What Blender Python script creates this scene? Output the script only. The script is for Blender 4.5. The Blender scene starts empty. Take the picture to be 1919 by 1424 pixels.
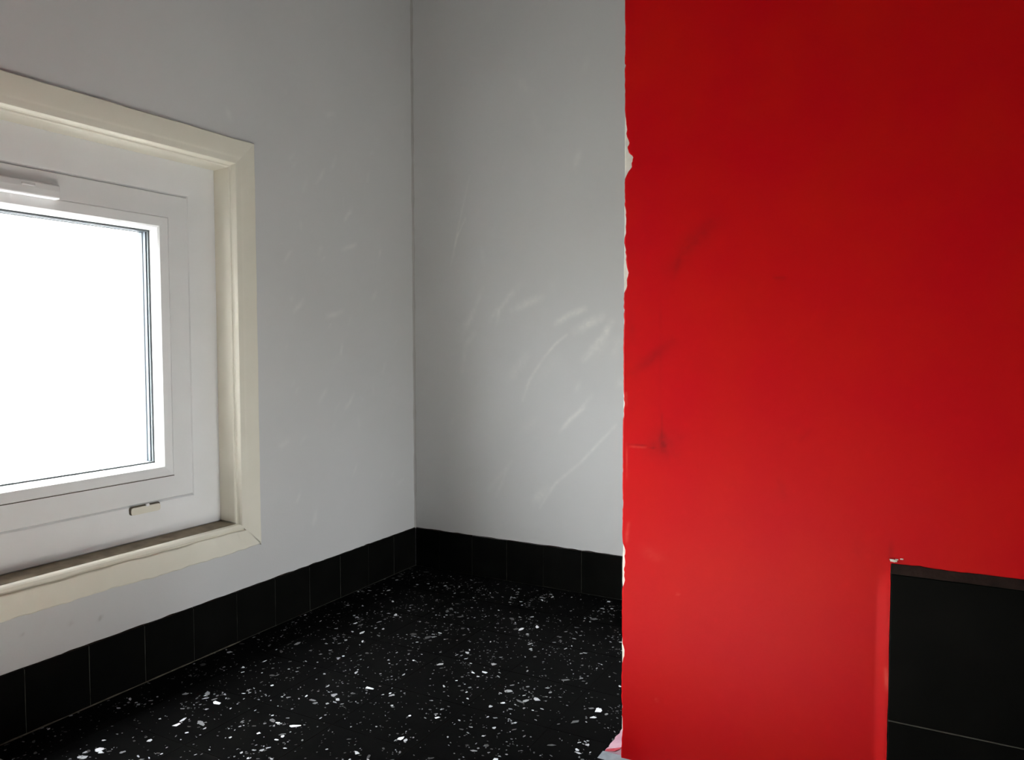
import bpy, math, random
import numpy as np
from mathutils import Matrix, Vector
random.seed(7); rng = np.random.default_rng(11)
S = bpy.context.scene; C = S.collection

# ------------------------------------------------------------------ camera
F_PX, YAW, PITCH, ROLL, HC = 1432.4, 0.50007, 0.047787, -0.00166, 0.58
_F = np.array([-math.sin(YAW)*math.cos(PITCH), math.cos(YAW)*math.cos(PITCH), -math.sin(PITCH)])
_R = np.array([math.cos(YAW), math.sin(YAW), 0.0]); _U = np.cross(_R, _F)
_R, _U = (math.cos(ROLL)*_R + math.sin(ROLL)*_U, -math.sin(ROLL)*_R + math.cos(ROLL)*_U)
cd = bpy.data.cameras.new('camera'); cam = bpy.data.objects.new('camera', cd); C.objects.link(cam)
cd.sensor_width = 36.0; cd.sensor_fit = 'HORIZONTAL'; cd.lens = F_PX/1919*36; cd.clip_start = 0.01
m = Matrix.Identity(4)
for i in range(3):
    m[i][0] = _R[i]; m[i][1] = _U[i]; m[i][2] = -_F[i]
m[2][3] = HC
cam.matrix_world = m
S.camera = cam

# ------------------------------------------------------------------ sky and exposure
SKY = 35.0
w = bpy.data.worlds.new('overcast_sky'); S.world = w; w.use_nodes = True
bg = w.node_tree.nodes['Background']
bg.inputs[1].default_value = SKY
wn = w.node_tree.nodes; wk = w.node_tree.links                       # overcast: bright cloud above, dimmer ground below the horizon
wt = wn.new('ShaderNodeTexCoord'); ws = wn.new('ShaderNodeSeparateXYZ'); wr_ = wn.new('ShaderNodeValToRGB')
wm = wn.new('ShaderNodeMapRange'); wm.inputs[1].default_value = -1; wk.new(wt.outputs['Generated'], ws.inputs[0]); wk.new(ws.outputs['Z'], wm.inputs[0]); wk.new(wm.outputs[0], wr_.inputs[0])
cr = wr_.color_ramp; cr.elements[0].position = .46; cr.elements[0].color = (.22, .22, .215, 1); cr.elements[1].position = .53; cr.elements[1].color = (.56, .58, .60, 1)
e = cr.elements.new(1.0); e.color = (1.3, 1.3, 1.3, 1); wk.new(wr_.outputs[0], bg.inputs[0])
S.view_settings.view_transform = 'Standard'; S.view_settings.look = 'None'
S.view_settings.gamma = 1.0; S.view_settings.exposure = 0.42
S.view_settings.use_curve_mapping = False
sl = bpy.data.lights.new('sun', 'SUN'); sl.energy = 95.0; sl.angle = .02; sl.color = (1, .97, .94)
sun = bpy.data.objects.new('sun', sl); C.objects.link(sun)
sun.rotation_euler = Vector((.86, -.30, -.58)).to_track_quat('-Z', 'Y').to_euler()
def portal(name, loc, nrm, sx, sy):                 # guides sampling of the sky through a window; adds no light
    l = bpy.data.lights.new(name, 'AREA'); l.shape = 'RECTANGLE'; l.size = sx; l.size_y = sy
    l.cycles.is_portal = True
    o = bpy.data.objects.new(name, l); C.objects.link(o); o.location = loc
    o.rotation_euler = Vector(nrm).to_track_quat('-Z', 'Y').to_euler()
    return o

OBS = .76          # tint of one face of the alcove window's glass
# ------------------------------------------------------------------ main measures (metres)
A = 1.172          # left wall plane  x = -A
B = 1.6155         # back wall plane  y =  B
YR = 0.985         # front of the red wall
XR = -0.3655       # its free edge
XE = 1.15          # far right wall
YB = -1.1          # rear wall
ZC = 2.35          # ceiling
XA = .30           # end wall of the alcove behind the red wall
W2 = dict(y0=1.16, y1=1.56, z0=.14, z1=.66)              # small obscured-glass window in it
W1 = dict(y0=.300, y1=1.088, z0=.1785, z1=.970)          # casing of the window in the left wall

def ray(u, v): return _F + _R*(u-959.5)/F_PX - _U*(v-712)/F_PX
def on_back(u, v): r = ray(u, v); t = B/r[1]; return (r[0]*t, HC+r[2]*t)
def on_left(u, v): r = ray(u, v); t = -A/r[0]; return (r[1]*t, HC+r[2]*t)
def on_red(u, v): r = ray(u, v); t = YR/r[1]; return (r[0]*t, HC+r[2]*t)

# ------------------------------------------------------------------ materials
def mat(name, col, rough=.5, spec=.5, noise=None, bump=None, attrs=()):
    """noise=(scale, second colour, amount); bump=(scale, strength, distance); attrs=((attribute, colour, roughness or None),...)"""
    M = bpy.data.materials.new(name); M.use_nodes = True
    T = M.node_tree; N = T.nodes; L = T.links; P = N['Principled BSDF']
    P.inputs['Roughness'].default_value = rough; P.inputs['Specular IOR Level'].default_value = spec
    tc = N.new('ShaderNodeTexCoord'); rgb = N.new('ShaderNodeRGB'); rgb.outputs[0].default_value = (*col, 1)
    out = rgb.outputs[0]
    if noise:
        n = N.new('ShaderNodeTexNoise'); n.inputs['Scale'].default_value = noise[0]; n.inputs['Detail'].default_value = 6
        L.new(tc.outputs['Object'], n.inputs['Vector'])
        r = N.new('ShaderNodeMapRange'); r.inputs[1].default_value = .35; r.inputs[2].default_value = .68
        r.inputs[4].default_value = noise[2]; L.new(n.outputs['Fac'], r.inputs[0])
        mx = N.new('ShaderNodeMixRGB'); mx.inputs[2].default_value = (*noise[1], 1)
        L.new(r.outputs[0], mx.inputs[0]); L.new(out, mx.inputs[1]); out = mx.outputs[0]
    rin = None
    for nm, c2, r2 in attrs:
        a = N.new('ShaderNodeAttribute'); a.attribute_name = nm
        mx = N.new('ShaderNodeMixRGB'); mx.inputs[2].default_value = (*c2, 1)
        L.new(a.outputs['Fac'], mx.inputs[0]); L.new(out, mx.inputs[1]); out = mx.outputs[0]
        if r2 is not None:
            k = N.new('ShaderNodeMapRange'); k.inputs[3].default_value = rough; k.inputs[4].default_value = r2
            L.new(a.outputs['Fac'], k.inputs[0]); L.new(k.outputs[0], P.inputs['Roughness'])
    L.new(out, P.inputs['Base Color'])
    if bump:
        n = N.new('ShaderNodeTexNoise'); n.inputs['Scale'].default_value = bump[0]; n.inputs['Detail'].default_value = 4
        L.new(tc.outputs['Object'], n.inputs['Vector'])
        b = N.new('ShaderNodeBump'); b.inputs['Strength'].default_value = bump[1]; b.inputs['Distance'].default_value = bump[2]
        L.new(n.outputs['Fac'], b.inputs['Height']); L.new(b.outputs[0], P.inputs['Normal'])
    return M
GREY = (.575, .578, .582)
M_wall = mat('grey_wall_paint', GREY, .62, .3, (3.0, (.54, .542, .545), .6), (260, .25, .0006),
             (('scuff', (.77, .76, .73), .5), ('dirt', (.22, .20, .18), None)))
M_plain = mat('grey_room_paint', GREY, .7, .3, (3, (.54, .535, .53), .5), (260, .2, .0006))
M_ceil = mat('ceiling_paint', (.50, .50, .49), .8, .2, (2, (.47, .47, .46), .5))
M_red = mat('red_gloss_paint', (.485, .0010, .0048), .50, .13, (9.0, (.505, .005, .003), .8), (70, .16, .0010),
            (('stain', (.19, .006, .007), None), ('scuff', (.78, .12, .09), None)))
M_plaster = mat('white_plaster', (.80, .79, .72), .85, .2, (90, (.66, .64, .56), .7), (200, .5, .001))
M_pink = mat('pink_smeared_plaster', (.62, .40, .46), .6, .3, (60, (.48, .24, .32), .7), (150, .4, .001))
M_smear = mat('red_paint_smear', (.42, .02, .04), .5, .4, (120, (.55, .18, .2), .5))
M_mortar = mat('grey_mortar', (.30, .33, .36), .85, .2, (120, (.2, .22, .24), .6))
M_tile = mat('black_ceramic', (.0026, .0028, .0024), .55, .03, (14, (.0055, .0055, .0048), .6), (40, .12, .0008))
M_grout = mat('dark_grout', (.045, .044, .038), .85, .15, (40, (.012, .012, .010), .8))
M_groutl = mat('pale_grout', (.115, .115, .10), .85, .15, (30, (.025, .024, .02), .85))
M_dust = mat('dusty_brown_bed', (.026, .015, .012), .8, .1, (60, (.008, .005, .004), .8), (140, .5, .001))
M_terr = mat('black_terrazzo', (.0018, .0018, .0019), .36, .012, (30, (.003, .003, .0028), .7), (60, .08, .0005))
M_fgrout = mat('floor_joint_grout', (.010, .0085, .0065), .9, .05, (18, (.002, .002, .0018), .9))
M_bounce = mat('pale_bounce_floor', (.70, .68, .64), .6, .3, (12, (.62, .60, .56), .7))  # invented pale floor out of view, throws light back onto the walls
M_chip = mat('terrazzo_marble_chips', (.03, .03, .028), .35, .25, (400, (.02, .02, .02), .5), None, (('tone', (.74, .76, .80), None),))
M_cream = mat('cream_trim_paint', (.76, .73, .635), .45, .3, (14, (.72, .685, .585), .7), (120, .15, .0006))
M_ledge = mat('grimy_sill_ledge', (.25, .205, .145), .7, .3, (40, (.14, .105, .07), .8), (160, .3, .0006))
M_pvc = mat('white_window_plastic', (.84, .845, .85), .38, .35, (18, (.81, .815, .815), .7), (300, .06, .0003),
            (('grime', (.42, .31, .21), None),))
M_gap = mat('dark_seam_and_shade', (.10, .085, .065), .8, .2)
M_seam = mat('pale_seam', (.40, .39, .37), .8, .2)
M_rubber = mat('grey_gasket', (.10, .115, .12), .6, .3)
M_alu = mat('blue_grey_spacer', (.050, .068, .085), .5, .3)
M_spdark = mat('dark_spacer_seal', (.008, .010, .013), .7, .2)
M_caulk = mat('corner_filler', (.42, .405, .40), .7, .2, (20, (.36, .345, .34), .6))
M_glass = bpy.data.materials.new('clear_glass'); M_glass.use_nodes = True
T = M_glass.node_tree; N = T.nodes; N.remove(N['Principled BSDF'])
tr = N.new('ShaderNodeBsdfTransparent'); tr.inputs[0].default_value = (.98, .985, .985, 1)
gl = N.new('ShaderNodeBsdfGlossy'); gl.inputs['Roughness'].default_value = .02
fr = N.new('ShaderNodeFresnel'); fr.inputs[0].default_value = 1.45; mx = N.new('ShaderNodeMixShader')
ge = N.new('ShaderNodeNewGeometry'); iv = N.new('ShaderNodeMath'); iv.operation = 'SUBTRACT'; iv.inputs[0].default_value = 1
ml = N.new('ShaderNodeMath'); ml.operation = 'MULTIPLY'; T.links.new(ge.outputs['Backfacing'], iv.inputs[1])
T.links.new(fr.outputs[0], ml.inputs[0]); T.links.new(iv.outputs[0], ml.inputs[1]); T.links.new(ml.outputs[0], mx.inputs[0])   # thin sheet: reflect only where light enters it
T.links.new(tr.outputs[0], mx.inputs[1]); T.links.new(gl.outputs[0], mx.inputs[2])
T.links.new(mx.outputs[0], N['Material Output'].inputs[0])

# ------------------------------------------------------------------ helpers
def add(name, verts, faces, material, parent=None, smooth=False):
    me = bpy.data.meshes.new(name); me.from_pydata([tuple(map(float, v)) for v in verts], [], faces); me.update()
    o = bpy.data.objects.new(name, me); C.objects.link(o)
    for mm in (material if isinstance(material, (list, tuple)) else [material]): me.materials.append(mm)
    if smooth: me.polygons.foreach_set('use_smooth', [True]*len(me.polygons))
    if parent: o.parent = parent
    return o
def fixn(o):
    import bmesh
    b = bmesh.new(); b.from_mesh(o.data); bmesh.ops.recalc_face_normals(b, faces=b.faces); b.to_mesh(o.data); b.free(); return o
def tag(o, label, cat, kind='structure'):
    o['label'] = label; o['category'] = cat
    if kind: o['kind'] = kind
    return o
def bevel(o, wdt, seg=2):
    md = o.modifiers.new('bevel', 'BEVEL'); md.width = wdt; md.segments = seg; md.limit_method = 'ANGLE'; return o
def box(name, x0, x1, y0, y1, z0, z1, material, parent=None):
    v = [(x, y, z) for x in (x0, x1) for y in (y0, y1) for z in (z0, z1)]
    f = [(0,1,3,2), (4,6,7,5), (0,4,5,1), (2,3,7,6), (0,2,6,4), (1,5,7,3)]
    return add(name, v, f, material, parent)
def empty(name, loc=(0,0,0)):
    o = bpy.data.objects.new(name, None); C.objects.link(o); o.location = loc; o.empty_display_size = .05; return o
def lines(lo, hi, fine_lo, fine_hi, step, coarse, extra=()):
    g = list(np.arange(fine_lo, fine_hi, step)) + [fine_hi]
    if lo < fine_lo: g += list(np.linspace(lo, fine_lo, max(2, int((fine_lo-lo)/coarse)+1)))
    if hi > fine_hi: g += list(np.linspace(fine_hi, hi, max(2, int((hi-fine_hi)/coarse)+1)))
    g = np.array(sorted(g)); 
    for e in extra:                                                        # snap a line onto each wanted edge
        g[np.argmin(abs(g-e))] = e
    return np.array(sorted(set(np.round(g, 6))))
def grid_wall(name, us, vs, place, thick, material, hole=None, attrs={}, front_off=None, shell=False):
    """front face as a fine grid at place(u,v,0), back and rims at place(u,v,thick); hole=(u0,u1,v0,v1)"""
    UU, VV = np.meshgrid(us, vs); nu, nv = len(us), len(vs)
    off = front_off(UU, VV) if front_off else np.zeros_like(UU)
    P = place(UU.ravel(), VV.ravel(), off.ravel())
    i = np.arange(nu-1); j = np.arange(nv-1); I, J = np.meshgrid(i, j); I = I.ravel(); J = J.ravel()
    if hole:
        uc = (us[I]+us[I+1])/2; vc = (vs[J]+vs[J+1])/2
        keep = ~((uc > hole[0]) & (uc < hole[1]) & (vc > hole[2]) & (vc < hole[3])); I = I[keep]; J = J[keep]
    Q = np.stack([J*nu+I, J*nu+I+1, (J+1)*nu+I+1, (J+1)*nu+I], 1)
    ext = []; exf = []; base = len(P)
    def quad(pts):
        k = base+len(ext)
        ext.extend(place(np.array([p[0] for p in pts]), np.array([p[1] for p in pts]), np.array([p[2] for p in pts]))); exf.append([k, k+1, k+2, k+3])
    def rim(a0, a1, b0, b1):
        for p, q in (((a0,b0),(a1,b0)), ((a1,b0),(a1,b1)), ((a1,b1),(a0,b1)), ((a0,b1),(a0,b0))):
            quad([(p[0],p[1],0), (q[0],q[1],0), (q[0],q[1],thick), (p[0],p[1],thick)])
    if shell:                                                              # a coat on another body: only its free edge is closed
        L0 = np.arange(nv)*nu; ext.extend(P[L0]*np.array([1, 0, 1])+np.array([-.0002, -.00005, 0]))
        for q in range(nv-1): exf.append([base+q, L0[q], L0[q+1], base+q+1])
    else: rim(us[0], us[-1], vs[0], vs[-1])
    if shell: pass
    elif hole:
        rim(*hole)
        for (a0,a1,b0,b1) in ((us[0],hole[0],vs[0],vs[-1]), (hole[1],us[-1],vs[0],vs[-1]), (hole[0],hole[1],vs[0],hole[2]), (hole[0],hole[1],hole[3],vs[-1])):
            quad([(a0,b0,thick), (a1,b0,thick), (a1,b1,thick), (a0,b1,thick)])
    else:
        quad([(us[0],vs[0],thick), (us[-1],vs[0],thick), (us[-1],vs[-1],thick), (us[0],vs[-1],thick)])
    P = np.vstack([P, np.array(ext)]); Q = np.vstack([Q, np.array(exf)])
    me = bpy.data.meshes.new(name); me.vertices.add(len(P)); me.vertices.foreach_set('co', P.astype(np.float32).ravel())
    me.loops.add(Q.size); me.loops.foreach_set('vertex_index', Q.astype(np.int32).ravel())
    me.polygons.add(len(Q)); me.polygons.foreach_set('loop_start', (np.arange(len(Q))*4).astype(np.int32))
    me.update(calc_edges=True); me.validate()
    for k, fn in attrs.items():
        a = me.attributes.new(k, 'FLOAT', 'POINT'); val = np.zeros(len(P), np.float32)
        val[:UU.size] = np.clip(fn(UU.ravel(), VV.ravel()), 0, 1); a.data.foreach_set('value', val)
    o = bpy.data.objects.new(name, me); C.objects.link(o); me.materials.append(material)
    return o
def seg_dist(U, V, p, q):
    d = np.array(q)-np.array(p); L2 = (d**2).sum()+1e-12
    t = np.clip(((U-p[0])*d[0]+(V-p[1])*d[1])/L2, 0, 1)
    return np.hypot(U-p[0]-t*d[0], V-p[1]-t*d[1]), t
def vnoise(U, V, sc, seed):
    r = np.random.default_rng(seed); G = r.random((97, 97)); x = (U/sc) % 96; y = (V/sc) % 96
    i = np.floor(x).astype(int); j = np.floor(y).astype(int); fx = x-i; fy = y-j; fx = fx*fx*(3-2*fx); fy = fy*fy*(3-2*fy)
    return (G[i,j]*(1-fx)+G[i+1,j]*fx)*(1-fy)+(G[i,j+1]*(1-fx)+G[i+1,j+1]*fx)*fy
def strokes(conv, mpp, lst, seed):
    """lst: (points, width px, strength) -> painted wear field, broken up by noise"""
    data = [([conv(*p) for p in pts], wd*mpp, s) for pts, wd, s in lst]
    def fn(U, V):
        acc = np.zeros_like(U)
        nz = .35+1.1*vnoise(U+V*.4, V, .012, seed)*vnoise(U, V, .004, seed+1)+.25*vnoise(U, V, .03, seed+2)
        for pts, wd, s in data:
            best = np.zeros_like(U); n = len(pts)-1
            for k in range(n):
                d, t = seg_dist(U, V, pts[k], pts[k+1]); tt = (k+t)/n
                best = np.maximum(best, np.exp(-(d/(wd*.62))**2)*(.35+.65*np.sin(np.pi*np.clip(tt*.9+.08, 0, 1))))
            acc = 1-(1-acc)*(1-np.clip(best*s*nz, 0, 1))
        return acc
    return fn

# ------------------------------------------------------------------ floor: black terrazzo slabs, 147 mm module
P0X, P0Y, PT = -.935, .868, .1475
fl = box('floor', -A-.2, XE+.2, YB-.2, YR+.1, -.12, -.0003, M_fgrout); box('alcove_floor', -A-.2, XA+.1, YR+.1, B+.2, -.12, -.0003, M_fgrout, fl)
tag(fl, 'black terrazzo tile floor speckled with white marble chips', 'floor')
slab = None; cells = []
for ix in range(-2, 11):
    for iy in range(-2, 6):
        x0 = P0X+ix*PT; y0 = P0Y+iy*PT; x1 = x0+PT; y1 = y0+PT
        x0 = max(x0, -A); y1 = min(y1, B)
        if y0 > YR and x1 > XA: x1 = XA
        if x1-x0 < .01 or y1-y0 < .01: continue
        g = .0004; g_ = .0004
        if ix >= 4 and iy <= 0:                                            # unseen pale paving, added to bounce light onto the red wall
            box('bounce_tile', x0+g_, x1-g_, y0+g_, min(y1, YR)-g_, -.0012, 0, M_bounce, fl); continue
        o = box('terrazzo_tile', x0+g, x1-g, y0+g, y1-g, -.0012, random.uniform(-.00006, .00006), M_terr, fl)
        cells.append((x0, x1, y0, y1))
tx0, tx1 = min(c[0] for c in cells), P0X+11*PT; ty0, ty1 = min(c[2] for c in cells), max(c[3] for c in cells)
box('floor_slab', tx1+.0004, XE, YB, ty0, -.0012, 0, M_bounce, fl); box('floor_slab', tx1+.0004, XE, ty0, YR+.1, -.0012, 0, M_bounce, fl); box('floor_slab', -A, tx1, YB, ty0-.0004, -.0012, 0, M_bounce, fl)  # unseen floor beyond the terrazzo, made pale to bounce light
V = []; Fc = []; TN = []
def chip(cx, cy, r, asp, ang, z):
    n = random.choice((4, 5, 5, 6, 7)); k = len(V); a0 = random.random()*6.28
    for q in range(n):
        t = a0+6.283*(q+random.uniform(-.3, .3))/n; rr = r*random.uniform(.62, 1.12)
        px, py = rr*math.cos(t)*asp, rr*math.sin(t)/asp
        V.append((cx+px*math.cos(ang)-py*math.sin(ang), cy+px*math.sin(ang)+py*math.cos(ang), z))
    Fc.append(tuple(range(k, k+n))); tn = min(1, max(.04, random.random()**1.8*(.25+r/.0030*.7))); TN.extend([tn]*n)
for (x0, x1, y0, y1) in cells:
    area = (x1-x0)*(y1-y0); n = int(area*6300)
    clump = [(random.uniform(x0, x1), random.uniform(y0, y1)) for _ in range(9)]
    for _ in range(n):
        r = min(.0072, .00100*math.exp(abs(random.gauss(0, .78))))
        if random.random() < .42: r *= .6
        if random.random() < .45:
            c = random.choice(clump); x = random.gauss(c[0], .013); y = random.gauss(c[1], .013)
        else: x = random.uniform(x0, x1); y = random.uniform(y0, y1)
        asp = random.uniform(1, 1.7); e = r*asp*1.2+.0008
        if x0+e < x < x1-e and y0+e < y < y1-e: chip(x, y, r, asp, random.random()*6.28, .00018+random.random()*.00012)
ch = add('terrazzo_chips', V, Fc, M_chip, fl); ch['kind'] = 'stuff'
ta = ch.data.attributes.new('tone', 'FLOAT', 'POINT'); ta.data.foreach_set('value', np.array(TN, np.float32))

# ------------------------------------------------------------------ left wall with its scuffs
HL = (W1['y0']+.036, W1['y1']-.036, W1['z0']+.036, W1['z1']-.036)
us = lines(YB-.2, B, .55, B, .004, .3, HL[:2]); vs = lines(0, ZC, .09, 1.5, .004, .3, HL[2:])
mp_l = .0011
dabs = [(429,215,10,-70,.35), (600,330,16,60,.28), (625,305,14,70,.25), (655,463,14,20,.5), (652,402,13,60,.35), (628,588,15,20,.4),
        (560,572,14,50,.35), (605,742,14,60,.35), (533,830,12,40,.3), (655,752,16,60,.35), (590,970,12,80,.4), (640,655,10,80,.3), (571,348,10,70,.25),
        (700,555,10,60,.25), (560,930,10,70,.3), (620,215,8,10,.25), (690,330,10,80,.2), (540,480,14,60,.25), (665,880,12,70,.25), (600,470,8,70,.25), (720,690,10,75,.2)]
lst = []
for (x, y, l, a, s) in dabs:
    ca, sa = math.cos(math.radians(a))*l, math.sin(math.radians(a))*l
    lst.append(([(x-ca, y+sa), (x, y+random.uniform(-3, 3)), (x+ca, y-sa)], random.uniform(5, 9), s))
for _ in range(26):
    x, y = random.uniform(500, 755), random.uniform(150, 960); a = random.uniform(40, 100); l = random.uniform(3, 12)
    ca, sa = math.cos(math.radians(a))*l, math.sin(math.radians(a))*l
    lst.append(([(x-ca, y+sa), (x+ca, y-sa)], random.uniform(3, 7), random.uniform(.08, .22)))
dl = [([(186,1160), (190,1156)], 4, .9), ([(130,1168), (135,1168)], 4, .4), ([(40,1190), (44,1189)], 3, .4), ([(470,300), (472,306)], 3, .3)]
wl = grid_wall('wall_left', us, vs, lambda u, v, d: np.stack([-A-d, u, v], 1), .2, M_wall, HL,
               {'scuff': strokes(on_left, mp_l, lst, 5), 'dirt': strokes(on_left, mp_l, dl, 9)})
tag(wl, 'grey painted wall with a cream-trimmed window and faint scuffs', 'wall')

# ------------------------------------------------------------------ back wall with its sweeping scuff marks
z8 = lambda x, y: (750+x*.4213, 400+y*.4213)
raw = [([(290,20),(250,110),(225,230)],6,.40), ([(500,345),(440,430),(430,490)],13,.5), ([(630,375),(570,395),(500,430)],22,.55), ([(820,425),(750,452),(690,490)],18,.85),
       ([(900,460),(840,490),(780,525)],26,.8), ([(940,480),(905,545),(820,650)],20,.75), ([(740,540),(690,580),(640,640)],8,.7), ([(640,640),(575,740),(545,830)],10,.45),
       ([(330,530),(290,590),(275,710)],18,.32), ([(560,630),(520,690),(480,740)],30,.30), ([(330,450),(260,520)],26,.22), ([(800,750),(780,790)],16,.3),
       ([(820,865),(760,910),(710,970)],11,.6), ([(960,940),(800,1110),(690,1200),(620,1310)],9,.55), ([(650,1225),(600,1280)],30,.5), ([(990,745),(970,765)],24,.4),
       ([(500,1100),(390,1230)],14,.22), ([(600,920),(540,960)],30,.15), ([(360,150),(375,240)],14,.18), ([(540,300),(470,400)],26,.16), ([(930,560),(860,640)],40,.22),
       ([(700,640),(600,760)],40,.12), ([(980,560),(940,640)],30,.25), ([(430,420),(400,480)],14,.25), ([(240,900),(220,960)],18,.12), ([(700,300),(660,340)],40,.12)]
lst = [([z8(*p) for p in pts], wd*.4213*1.3, s*.9) for pts, wd, s in raw]
lst += [([(972,150),(990,170)],14,.2), ([(1085,285),(1078,312)],10,.3), ([(1000,215),(1010,240)],16,.15), ([(905,540),(880,600),(862,640)],8,.22), ([(1100,110),(1094,135)],14,.15),
        ([(880,330),(858,430),(850,480)],4,.25), ([(950,880),(930,930)],6,.2), ([(1110,740),(1060,800)],7,.25)]
us = lines(-A, XA, -A, -.52, .003, .3); vs = lines(0, ZC, .09, 1.5, .003, .3)
wb = grid_wall('wall_back', us, vs, lambda u, v, d: np.stack([u, B+d, v], 1), .2, M_wall, None, {'scuff': strokes(on_back, .00118, lst, 21)})
tag(wb, 'grey painted wall marked with sweeping pale scuffs', 'wall')
# filler bead down the inner corner
n = 90; V = []; Fc = []
for k in range(n+1):
    z = .1+k*(ZC-.1)/n; r = .0035+.0012*math.sin(k*1.7)*math.sin(k*.61)
    for q in range(5):
        t = math.pi/2*q/4; V.append((-A+r*1.25*(1-math.sin(t)), B-r*1.25*(1-math.cos(t)), z))
    if k:
        for q in range(4): b0 = (k-1)*5+q; Fc.append((b0, b0+1, b0+6, b0+5))
cb = add('trim_1', V, Fc, M_caulk, None, True); tag(cb, 'uneven filler bead down the inner corner of the grey walls', 'filler bead')

# ------------------------------------------------------------------ black tiled skirtings
TH, TP, PR = .0994, .0990, .004
def skirting(name, label, spans, place, lbl_par):
    root = empty(name); tag(root, label, 'skirting')
    lo, hi = spans[0][0], spans[-1][1]
    def bx(nm, u0, u1, z0, z1, d0, d1, mm):
        v = [place(u, d, z) for u in (u0, u1) for d in (d0, d1) for z in (z0, z1)]
        f = [(0,1,3,2), (4,6,7,5), (0,4,5,1), (2,3,7,6), (0,2,6,4), (1,5,7,3)]
        return fixn(add(nm, v, f, mm, root))
    bx('grout_bed', lo, hi, .0005, TH-.002, 0, PR-.0011, M_groutl)
    for (u0, u1) in spans:
        dz = random.uniform(-.0007, .0007); g = random.uniform(.0003, .0009); pr = PR+random.uniform(-.0003, .0003)
        bevel(bx('skirting_tile', u0+g, u1-g, .0012, TH+dz, -.0001, pr, M_tile), .0007, 2)
    # ragged plaster lip along the top
    V = []; Fc = []; n = int((hi-lo)/.006)
    for k in range(n+1):
        u = lo+(hi-lo)*k/n; hgt = TH+.0006+.0022*abs(vnoise(np.array([u]), np.array([.3]), .02, 4)[0]-.3); dp = .0012+.0022*vnoise(np.array([u]), np.array([.7]), .03, 8)[0]
        V += [place(u, 0, hgt), place(u, dp, TH+.0002), place(u, 0, TH+.0002)]
        if k: b0 = 3*(k-1); Fc += [(b0, b0+3, b0+4, b0+1), (b0+1, b0+4, b0+5, b0+2)]
    fixn(add('plaster_lip', V, Fc, M_dust, root)); return root
gl_ = [1.025+TP*k for k in range(-16, 6)] + [B-PR]
sp = [(gl_[k], gl_[k+1]) for k in range(len(gl_)-1)]
bl = skirting('baseboard_left', 'row of small black skirting tiles under the window wall', sp, lambda u, d, z: (-A+d, u, z), '')
gb = [-A+PR]+[-.9945-.1+TP*k for k in range(0, 12)]
bb = skirting('baseboard_back', 'row of small black skirting tiles under the scuffed wall', [(gb[k], gb[k+1]) for k in range(len(gb)-1)], lambda u, d, z: (u, B-d, z), '')
V = []; Fc = []; n = 60
for k in range(n+1):
    y = -.55+(1.03+.55)*k/n; r = .0018+.0008*math.sin(k*2.1)*math.sin(k*.7)
    V += [(-A+PR, y, r), (-A+PR+r*1.1, y, .0006), (-A+PR, y, .0006)]
    if k: b0 = 3*(k-1); Fc += [(b0, b0+3, b0+4, b0+1), (b0+1, b0+4, b0+5, b0+2)]
fixn(add('floor_joint', V, Fc, mat('brown_grout_line', (.16, .14, .105), .85, .2, (50, (.05, .045, .035), .8)), bl))

# ------------------------------------------------------------------ window 1: cream casing, white plastic frame and sash
w1 = empty('window_1', (-A, (W1['y0']+W1['y1'])/2, W1['z0'])); tag(w1, 'white plastic casement window set in a cream painted casing', 'window')
off = Vector(w1.location)
def rect(s): return [(W1['y0']+s, W1['z0']+s), (W1['y1']-s, W1['z0']+s), (W1['y1']-s, W1['z1']-s), (W1['y0']+s, W1['z1']-s)]
def sweep(name, prof, mm, parent, sides=(0,1,2,3), smooth=False, sub=1, wob=None, base=Vector((0,0,0))):
    """closed profile (s inwards from the casing's outer edge, d into the wall) mitred round the window"""
    V = []; Fc = []; n = len(prof)
    for sd in sides:
        rows = []
        for q in range(sub+1):
            t = q/sub; row = []
            for (s, d) in prof:
                c = rect(s); p0 = c[sd]; p1 = c[(sd+1) % 4]; y = p0[0]+(p1[0]-p0[0])*t; z = p0[1]+(p1[1]-p0[1])*t
                if wob: y, z, d = wob(sd, s, d, t, y, z)
                row.append(len(V)); V.append(Vector((-A-d, y, z))-base)
            rows.append(row)
        for q in range(sub):
            for k in range(n): Fc.append((rows[q][k], rows[q][(k+1) % n], rows[q+1][(k+1) % n], rows[q+1][k]))
        Fc.append(tuple(reversed(rows[0]))); Fc.append(tuple(rows[-1]))
    o = add(name, V, Fc, mm, None); fixn(o)
    if smooth: o.data.polygons.foreach_set('use_smooth', [True]*len(o.data.polygons)); o.data.set_sharp_from_angle(angle=math.radians(28)) if hasattr(o.data, 'set_sharp_from_angle') else None
    o.parent = parent
    return o
jam = [(0,0), (0,-.004), (.0015,-.0055), (.031,-.0055), (.0345,-.0045), (.0365,-.0040), (.043,-.0040), (.0462,-.0034), (.0478,-.0010), (.0484,.0045), (.0500,.0068), (.0525,.0072), (.0540,.0090), (.0546,.0130),
       (.0550,.020), (.0555,.030), (.0568,.034), (.0572,.050), (.0370,.050), (.0370,0)]
sil = [(0,0), (0,-.004), (.0015,-.0055), (.0365,-.0055), (.0380,-.0045), (.0386,.0005), (.0405,.0008), (.0412,-.0030), (.0430,-.0046), (.0480,-.0046), (.0505,-.0030), (.0515,0),
       (.0525,.010), (.0535,.050), (.0370,.050), (.0370,0)]
def wobs(sd, s, d, t, y, z):
    if s < .002: z += .0011*math.sin(t*13+1)+.0007*math.sin(t*31+2)+.0005*math.sin(t*97)+.0004*math.sin(t*171)
    elif .037 < s < .042: z += .0006*math.sin(t*23)+.0004*math.sin(t*61)
    return y, z, d
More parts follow.
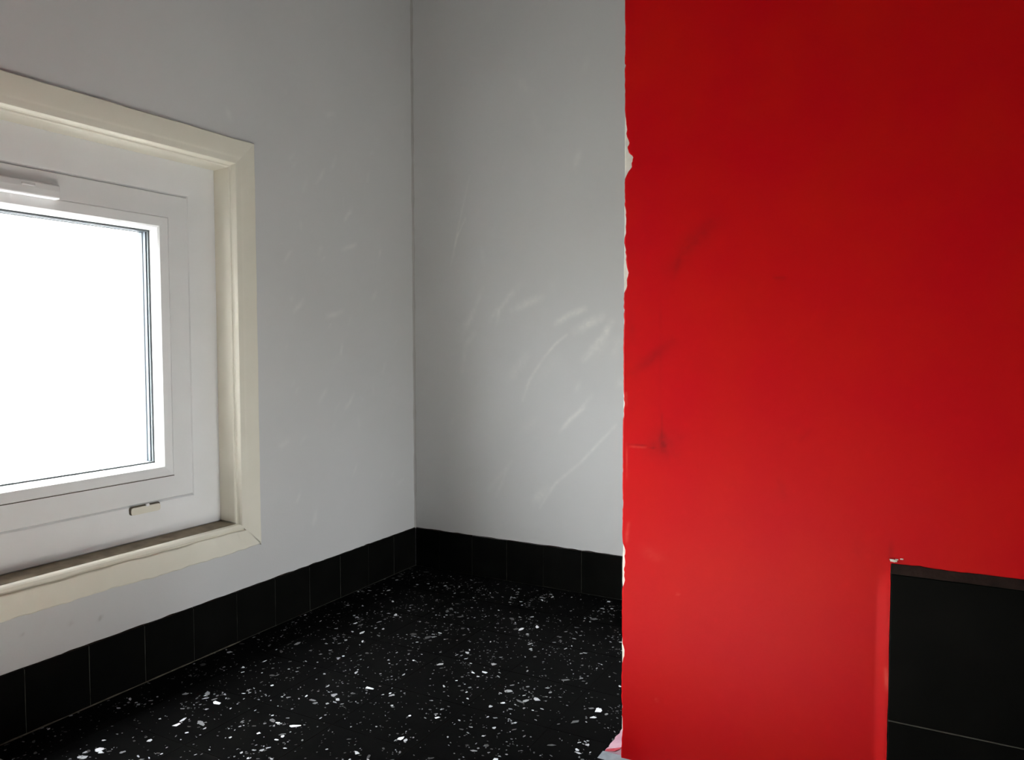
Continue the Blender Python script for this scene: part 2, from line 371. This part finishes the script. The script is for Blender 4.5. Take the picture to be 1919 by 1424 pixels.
def wobj(sd, s, d, t, y, z):
    if s < .002:
        e = .0003*math.sin(t*29+sd)+.0002*math.sin(t*71)
        if sd == 2: z += e
        else: y += e
    return y, z, d
sill = sweep('casing_sill', sil, M_cream, w1, (0,), True, 120, wobs, off)
jam_t = sweep('casing_head', jam, M_cream, w1, (2,), True, 60, wobj, off)
for sd in (1, 3): sweep('casing_jamb', jam, M_cream, w1, (sd,), True, 60, wobj, off)
# grime bedded on the ledge
c = rect(.0535)
led = add('ledge_grime', [Vector((-A-d, y, z))-off for (d, z) in ((.004, W1['z0']+.0523), (.0452, W1['z0']+.0545)) for y in (c[0][0]+.002, c[1][0]-.002)], [(0,1,3,2)], M_ledge, w1)
so = led.modifiers.new('thick', 'SOLIDIFY'); so.thickness = .0008; so.offset = -1
def grime_attr(o, z_edge, fall, y_edge=None):
    me = o.data; co = np.zeros(len(me.vertices)*3); me.vertices.foreach_get('co', co); co = co.reshape(-1, 3)+np.array(off)
    nz = vnoise(co[:,1], co[:,2], .03, 3)
    g = np.clip(1-(co[:,2]-z_edge)/fall, 0, 1)**2.2*(.10+.45*nz)
    a = me.attributes.new('grime', 'FLOAT', 'POINT'); a.data.foreach_set('value', np.clip(g, 0, 1).astype(np.float32))
frm_p = [(.0548,.047), (.0563,.045), (.060,.045), (.064,.045), (.070,.045), (.078,.045), (.111,.045), (.116,.0462), (.1190,.0495), (.1190,.10), (.0375,.10), (.0375,.0505), (.0545,.0505)]
frm = sweep('fixed_frame', frm_p, M_pvc, w1, (0,1,2,3), True, 80, None, off); grime_attr(frm, W1['z0']+.055, .016)
sh = sweep('gap_seam', [(.1185,.052), (.1215,.052), (.1215,.10), (.1185,.10)], M_seam, w1, (0,1,2,3), False, 1, None, off)
sash = sweep('sash', [(.1197,.050), (.1200,.0450), (.1212,.0437), (.1612,.0432), (.1612,.098), (.1197,.098)], M_pvc, w1, (0,1,2,3), True, 1, None, off)
sweep('bead_seam', [(.1600,.0428), (.1612,.0428), (.1612,.05), (.1600,.05)], M_gap, sash, (0,), False, 1, None, off)
bead = sweep('glazing_bead', [(.1612,.046), (.1615,.0434), (.1632,.0425), (.1785,.0445), (.1815,.0475), (.1855,.061), (.186,.0655), (.1612,.0655)], M_pvc, sash, (0,1,2,3), True, 1, None, off)
sweep('gasket', [(.1825,.062), (.1885,.0635), (.1890,.0662), (.1825,.0662)], M_rubber, sash, (0,1,2,3), False, 1, None, off)
sweep('spacer', [(.1800,.0702), (.1890,.0702), (.1890,.0770), (.1800,.0770)], M_alu, sash, (0,1,2,3), False, 1, None, off)
sweep('spacer_seal', [(.1800,.0772), (.1896,.0772), (.1896,.0790), (.1800,.0790)], M_spdark, sash, (0,1,2,3), False, 1, None, off)
sweep('spacer', [(.1800,.0792), (.1890,.0792), (.1890,.0878), (.1800,.0878)], M_alu, sash, (0,1,2,3), False, 1, None, off)
sweep('outer_bead', [(.1612,.092), (.187,.092), (.178,.115), (.1612,.115)], M_pvc, sash, (0,1,2,3), False, 1, None, off)
def pane(d0, d1):
    c = rect(.176); v = [Vector((-A-d, y, z))-off for d in (d0, d1) for (y, z) in c]
    return fixn(add('glass_pane', v, [(0,1,2,3), (7,6,5,4), (0,4,5,1), (1,5,6,2), (2,6,7,3), (3,7,4,0)], M_glass, sash))
pane(.0664, .0700); pane(.0880, .0916)
# pull bar across the head of the sash
yc = (W1['y0']+W1['y1'])/2; hb = .0435
def bar(name, prof, y0, y1, mm, parent, r=.002):
    n = len(prof); v = [Vector((-A-d, y, z))-off for y in (y0, y1) for (d, z) in prof]
    f = [(k, (k+1) % n, n+(k+1) % n, n+k) for k in range(n)]+[tuple(range(n))[::-1], tuple(range(n, 2*n))]
    return bevel(fixn(add(name, v, f, mm, parent)), r, 3)
hp = [(.0432,.829), (.0310,.8285), (.0285,.8265), (.0278,.818), (.0285,.8085), (.0305,.8062), (.0432,.8062)]
hdl = bar('pull_handle', hp, yc-.075, .7225, M_pvc, sash, .0012)
bar('handle_clip', [(.0300,.8245), (.0270,.8235), (.0262,.8205), (.0290,.8190)], .664, .684, M_pvc, hdl, .0006)
# drain slot cover on the lower rail
dz = .2885
def pill(name, y0, y1, z0, z1, d0, d1, r, mm, parent, tilt=0):
    pts = []
    for (yy, zz, a0) in ((y1-r, z1-r, 0), (y0+r, z1-r, 90), (y0+r, z0+r, 180), (y1-r, z0+r, 270)):
        for k in range(5): t = math.radians(a0+k*22.5); pts.append((yy+r*math.cos(t), zz+r*math.sin(t)))
    n = len(pts); v = [Vector((-A-d, y, z))-off for d in (d0, d1) for (y, z) in pts]
    f = [(k, (k+1) % n, n+(k+1) % n, n+k) for k in range(n)]+[tuple(range(n)), tuple(range(n, 2*n))[::-1]]
    return fixn(add(name, v, f, mm, parent))
dc = pill('slot_shade', .8365, .8975, dz-.0075, dz+.0078, .0446, .0452, .005, M_gap, w1)  # dark plate painted as the shade in the recess round the cover
pill('slot_cover', .8395, .8970, dz-.0078, dz+.0050, .0425, .0450, .0045, M_cream, dc)
pill('slot_tab', .8680, .8745, dz+.0035, dz+.0085, .0418, .0446, .0020, M_pvc, dc)
portal('sky_portal_left', (-A-.21, yc, (W1['z0']+W1['z1'])/2), (1, 0, 0), .60, .60)

# ------------------------------------------------------------------ red wall with chipped edge and black tiles
TX, TZ = -.0345, .3225                       # tiled area: x > TX, z < TZ
wr = empty('wall_right', (XR, YR, 0)); tag(wr, 'glossy red painted wall with chipped white edge', 'wall'); offr = Vector(wr.location)
zs = np.arange(0, ZC+.0001, .006); V = []; Fc = []; mats = []
def jit(z): return float(.0009*(vnoise(np.array([z]), np.array([.2]), .02, 31)[0]-.5)+.0008*(vnoise(np.array([z]), np.array([.2]), .007, 32)[0]-.5))
for k, z in enumerate(zs):
    e = XR+jit(z)
    for p in ((e, YR+.10), (e, YR+.0016), (e+.0006, YR+.0004), (e+.0018, YR), (XE, YR), (XE, YR+.10)): V.append(Vector((p[0], p[1], z))-offr)
    if k:
        b0 = 6*(k-1)
        for q in range(6): Fc.append((b0+q, b0+(q+1) % 6, b0+6+(q+1) % 6, b0+6+q)); mats.append(0 if q == 0 else 1)
Fc += [tuple(range(6))[::-1], tuple(range(len(V)-6, len(V)))]; mats += [1, 1]
core = add('plaster_core', V, Fc, [M_plain, M_plaster], wr); core.data.polygons.foreach_set('material_index', mats); fixn(core)
# how far the paint has chipped back from the edge: (photo row, pixels)
CH = [(-900,0), (0,0), (120,.6), (124,3), (130,.6), (205,.5), (218,2), (232,5), (243,6.5), (250,5), (262,8), (270,9), (276,7.5), (288,8.5), (294,13), (304,15), (312,14.5), (322,10.5), (330,6), (335,1.5), (345,.5),
      (372,1.5), (385,1), (392,3), (412,4.5), (425,3), (440,3), (455,1), (464,2), (470,3.5), (485,5), (500,6), (512,8), (518,9), (525,7), (535,6), (543,4), (549,1), (560,.3), (566,1.2), (575,.4), (580,1.8), (588,.8),
      (600,1.4), (618,.6), (630,1), (660,.3), (690,.6), (735,1.2), (745,2.2), (760,2.6), (775,1.5), (785,.3), (830,.3), (930,.4), (943,1.4), (950,.3), (1000,.3), (1018,1), (1026,4), (1040,5.5), (1060,5), (1078,5.2), (1086,6.5), (1092,4), (1099,.8),
      (1105,.2), (1180,.3), (1196,1.2), (1203,2), (1215,5.5), (1222,7.5), (1228,5.5), (1236,3), (1242,1), (1300,.4), (1330,1.6), (1338,.8), (1350,2.2), (1365,2), (1385,1), (1424,.5), (1600,.5)]
cz = np.array([on_red(1168, v)[1] for v, _ in CH])[::-1]; cw = np.array([c for _, c in CH])[::-1]*.00073
us = np.concatenate([np.linspace(0, .03, 16), np.arange(.0325, TX-XR-.022, .0028), np.linspace(TX-XR-.022, TX-XR, 16), np.arange(TX-XR+.004, .56, .004), np.linspace(.58, XE-XR, 8)])
vs = np.concatenate([np.arange(0, TZ-.002, .0028), [TZ], np.arange(TZ+.0025, 1.30, .0025), np.linspace(1.32, ZC, 12)])
def chipw(v): return np.interp(v, cz, cw)*(1+.7*(vnoise(v, v*0+.6, .0045, 57)-.5))+.0005*(vnoise(v, v*0+.1, .004, 55)-.3)+np.array([jit(q) for q in v])
cache = {}
uv_of = lambda u, v: (on_red(u, v)[0]-XR, on_red(u, v)[1])
def place_r(u, v, d):
    key = np.unique(np.round(v, 6)); cwv = np.array([chipw(np.array([q]))[0] for q in key]); cwm = np.interp(v, key, cwv)
    k = np.clip(1-u/.03, 0, 1)
    edge = (.0008*(vnoise(v, v*0+.4, .012, 66)-.5))*np.clip(1-abs(u-(TX-XR))/.003, 0, 1)*(v < TZ)
    return np.stack([u+np.maximum(cwm, .0001)*k+edge, -.0012+d, v], 1)
def relief(U, V_):
    r = np.clip(1-(TX-XR-U)/.015, 0, 1)*(U <= TX-XR+1e-6)*np.clip((TZ+.004-V_)/.04, 0, 1)
    bul = -.0034*(r*r*(3-2*r))
    u0, z0 = uv_of(1240, 700); seam = .00008*np.exp(-((U-u0)/.003)**2)*np.clip((V_-.42)/.05, 0, 1)*np.clip((.72-V_)/.1, 0, 1)
    ud, zd = uv_of(1245, 835); dent = .0005*np.exp(-((U-ud)**2+(V_-zd)**2)/.011**2)
    wav = .0005*(vnoise(U, V_, .09, 71)-.5)+.00012*(vnoise(U, V_, .02, 72)-.5)
    return np.minimum(bul+seam+dent+wav*np.clip(U/.02, 0, 1), .0010)
st = strokes(uv_of, .00073, [([(1234,836),(1254,834)],38,.75), ([(1240,818),(1238,845)],8,.12), ([(1175,833),(1212,836),(1235,842)],2.2,.9), ([(1340,415),(1295,455),(1255,505)],26,.34),
     ([(1262,640),(1225,668),(1188,698)],14,.34), ([(1237,545),(1240,640),(1238,760)],3,.18), ([(1238,760),(1242,800),(1239,830)],3,.4), ([(1275,820),(1278,824)],10,.25), ([(1450,520),(1472,522)],4,.4),
     ([(1500,825),(1520,805)],5,.25), ([(1460,900),(1470,935)],10,.16), ([(1670,1015),(1668,1052)],5,.4), ([(1605,1000),(1610,1040)],14,.15), ([(1180,600),(1190,640)],12,.12), ([(1280,470),(1262,520)],9,.25)], 41)
def scf(U, V_):
    base = strokes(uv_of, .00073, [([(1180,835),(1212,838)],2.2,.3), ([(1174,830),(1176,900)],2,.3), ([(1178,980),(1174,1015)],5,.35), ([(1172,735),(1172,760)],3,.5),
        ([(1230,1310),(1232,1312)],3,.8), ([(1270,1112),(1272,1113)],3,.5), ([(1205,1030),(1240,1045)],18,.10), ([(1660,1250),(1662,1290)],4,.5)], 47)(U, V_)
    return base
skin = grid_wall('red_paint', us, vs, place_r, 1.0, M_red, (TX-XR, us[-1]+1, -1, TZ), {'stain': st, 'scuff': scf}, relief, True)
skin.parent = wr; skin.data.polygons.foreach_set('use_smooth', [True]*len(skin.data.polygons))
# black tiles on the red wall
PRT = .0060
def rbox(nm, x0, x1, d0, d1, z0, z1, mm, bev=None):
    o = box(nm, x0-XR, x1-XR, -d1, -d0, z0, z1, mm, wr)
    if bev: bevel(o, bev, 3)
    return o
rbox('grout_bed', TX+.001, XE-.001, 0, PRT-.0014, .0006, TZ-.009, M_groutl)
JZ = .1375
for k in range(8):
    x0 = TX+.0006+k*.2; x1 = min(x0+.1988, XE-.001)
    if x1-x0 < .02: continue
    rbox('wall_tile', x0, x1, .0001, PRT, JZ+.0008, TZ-.0105, M_tile, .0012)
    rbox('wall_tile', x0, x1, .0001, PRT, .0012, JZ-.0008, M_tile, .0012)
V = []; Fc = []; n = 130                                           # sloping dusty bed between paint and tile head
for k in range(n+1):
    x = TX-XR+.0004+(.55)*k/n; j = .0016*(vnoise(np.array([x]), np.array([.1]), .02, 81)[0]-.4)+.001*(vnoise(np.array([x]), np.array([.1]), .006, 82)[0]-.5)
    V += [(x, -.0001, TZ+.001+j), (x, -.0022, TZ+.0006+j), (x, -PRT+.0006+j*.2, TZ-.0100), (x, -.0001, TZ-.0105)]
    if k:
        b0 = 4*(k-1)
        for q in range(4): Fc.append((b0+q, b0+(q+1) % 4, b0+4+(q+1) % 4, b0+4+q))
fixn(add('tile_head_bed', V, Fc, M_dust, wr))
for (u, v, s) in ((1672,1049,.0030), (1678,1050,.0022), (1690,1047,.0016), (1681,1048,.0014)):
    x, z = on_red(u, v); V = [(x-XR+s*random.uniform(.6,1.3)*dx, -.0010-s*.4*(dy+1), z+s*.5*dzz*random.uniform(.7,1.2)) for dx in (-1,1) for dy in (-1,1) for dzz in (-1,1)]
    add('plaster_crumb', V, [(0,1,3,2), (4,6,7,5), (0,4,5,1), (2,3,7,6), (0,2,6,4), (1,5,7,3)], M_plaster, wr)
# pink smeared fillet at the foot of the free end
V = []; Fc = []; n = 12
for k in range(n+1):
    y = .004+.094*k/n; wd = .028+.0012*math.sin(k*2.3); 
    V += [(-wd, y, .0003), (-wd+.002, y, .0035), (-.010, y, .0065), (.0005, y, .014), (.0005, y, .0003)]
    if k:
        b0 = 5*(k-1)
        for q in range(5): Fc.append((b0+q, b0+(q+1) % 5, b0+5+(q+1) % 5, b0+5+q))
Fc += [(0,1,2,3,4), tuple(range(5*n, 5*n+5))[::-1]]
fil = fixn(add('plaster_fillet', V, Fc, M_pink, wr)); fil['label'] = 'pink smeared plaster fillet'
V = [(-.0265,.0045,.0036), (-.012,.004,.0072), (-.004,.004,.0120), (-.004,.010,.0122), (-.014,.012,.0070), (-.0255,.010,.0040)]
s1 = add('red_smear', V, [(0,1,4,5), (1,2,3,4)], M_smear, fil); s1.modifiers.new('thick', 'SOLIDIFY').thickness = .0006
V = [(-.031,-.012,.0003), (-.029,.004,.0032), (.05,.0008,.006), (.05,-.014,.0003), (-.031,.004,.0003), (.05,.0008,.0003)]
fixn(add('mortar_smear', V, [(0,1,2,3), (0,4,1), (3,2,5), (1,4,5,2), (0,3,5,4)], M_mortar, wr))

# ------------------------------------------------------------------ rest of the room (behind and beside the camera)
cl = tag(box('ceiling', -A-.2, XE+.2, YB-.2, YR+.1, ZC, ZC+.1, M_ceil), 'plain grey ceiling', 'ceiling')
box('alcove_ceiling', -A-.2, XA+.1, YR+.1, B+.2, ZC, ZC+.1, M_ceil, cl)
M_dim = mat('dark_grey_room_paint', (.30, .295, .285), .8, .2, (3, (.27, .265, .255), .5))
M_white = mat('white_room_paint', (.80, .795, .78), .7, .3, (3, (.77, .765, .75), .5))
tag(box('wall_far_right', XE, XE+.2, YB-.2, YR+.1, 0, ZC, M_white), 'plain white side wall', 'wall')
tag(box('wall_rear', -A-.2, XE, YB-.2, YB, 0, ZC, M_dim), 'plain dark grey rear wall', 'wall')
us = np.array([YR+.1, W2['y0'], W2['y1'], B]); vs = np.array([0, W2['z0'], W2['z1'], ZC])
wa = grid_wall('wall_alcove', us, vs, lambda u, v, d: np.stack([XA+d, u, v], 1), .1, M_plain, (W2['y0'], W2['y1'], W2['z0'], W2['z1']))
tag(wa, 'plain grey end wall of the alcove with a small window', 'wall')
M_obs = bpy.data.materials.new('obscured_glass'); M_obs.use_nodes = True
T = M_obs.node_tree; N = T.nodes; N.remove(N['Principled BSDF']); tr = N.new('ShaderNodeBsdfTransparent'); tr.inputs[0].default_value = (OBS, OBS, OBS*.99, 1)
T.links.new(tr.outputs[0], N['Material Output'].inputs[0])
w2 = empty('window_2', (XA, (W2['y0']+W2['y1'])/2, W2['z0'])); tag(w2, 'small white framed window of tinted glass in the alcove end wall', 'window'); fw = .035
hy = (W2['y1']-W2['y0'])/2; hz = W2['z1']-W2['z0']
for (y0, y1, z0, z1) in ((-hy, -hy+fw, 0, hz), (hy-fw, hy, 0, hz), (-hy+fw, hy-fw, 0, fw), (-hy+fw, hy-fw, hz-fw, hz)): box('frame_bar', .03, .08, y0, y1, z0, z1, M_pvc, w2)
box('glass_pane', .053, .056, -hy+fw, hy-fw, fw, hz-fw, M_obs, w2)
portal('sky_portal_alcove', (XA+.11, (W2['y0']+W2['y1'])/2, (W2['z0']+W2['z1'])/2), (-1, 0, 0), 2*hy, hz)
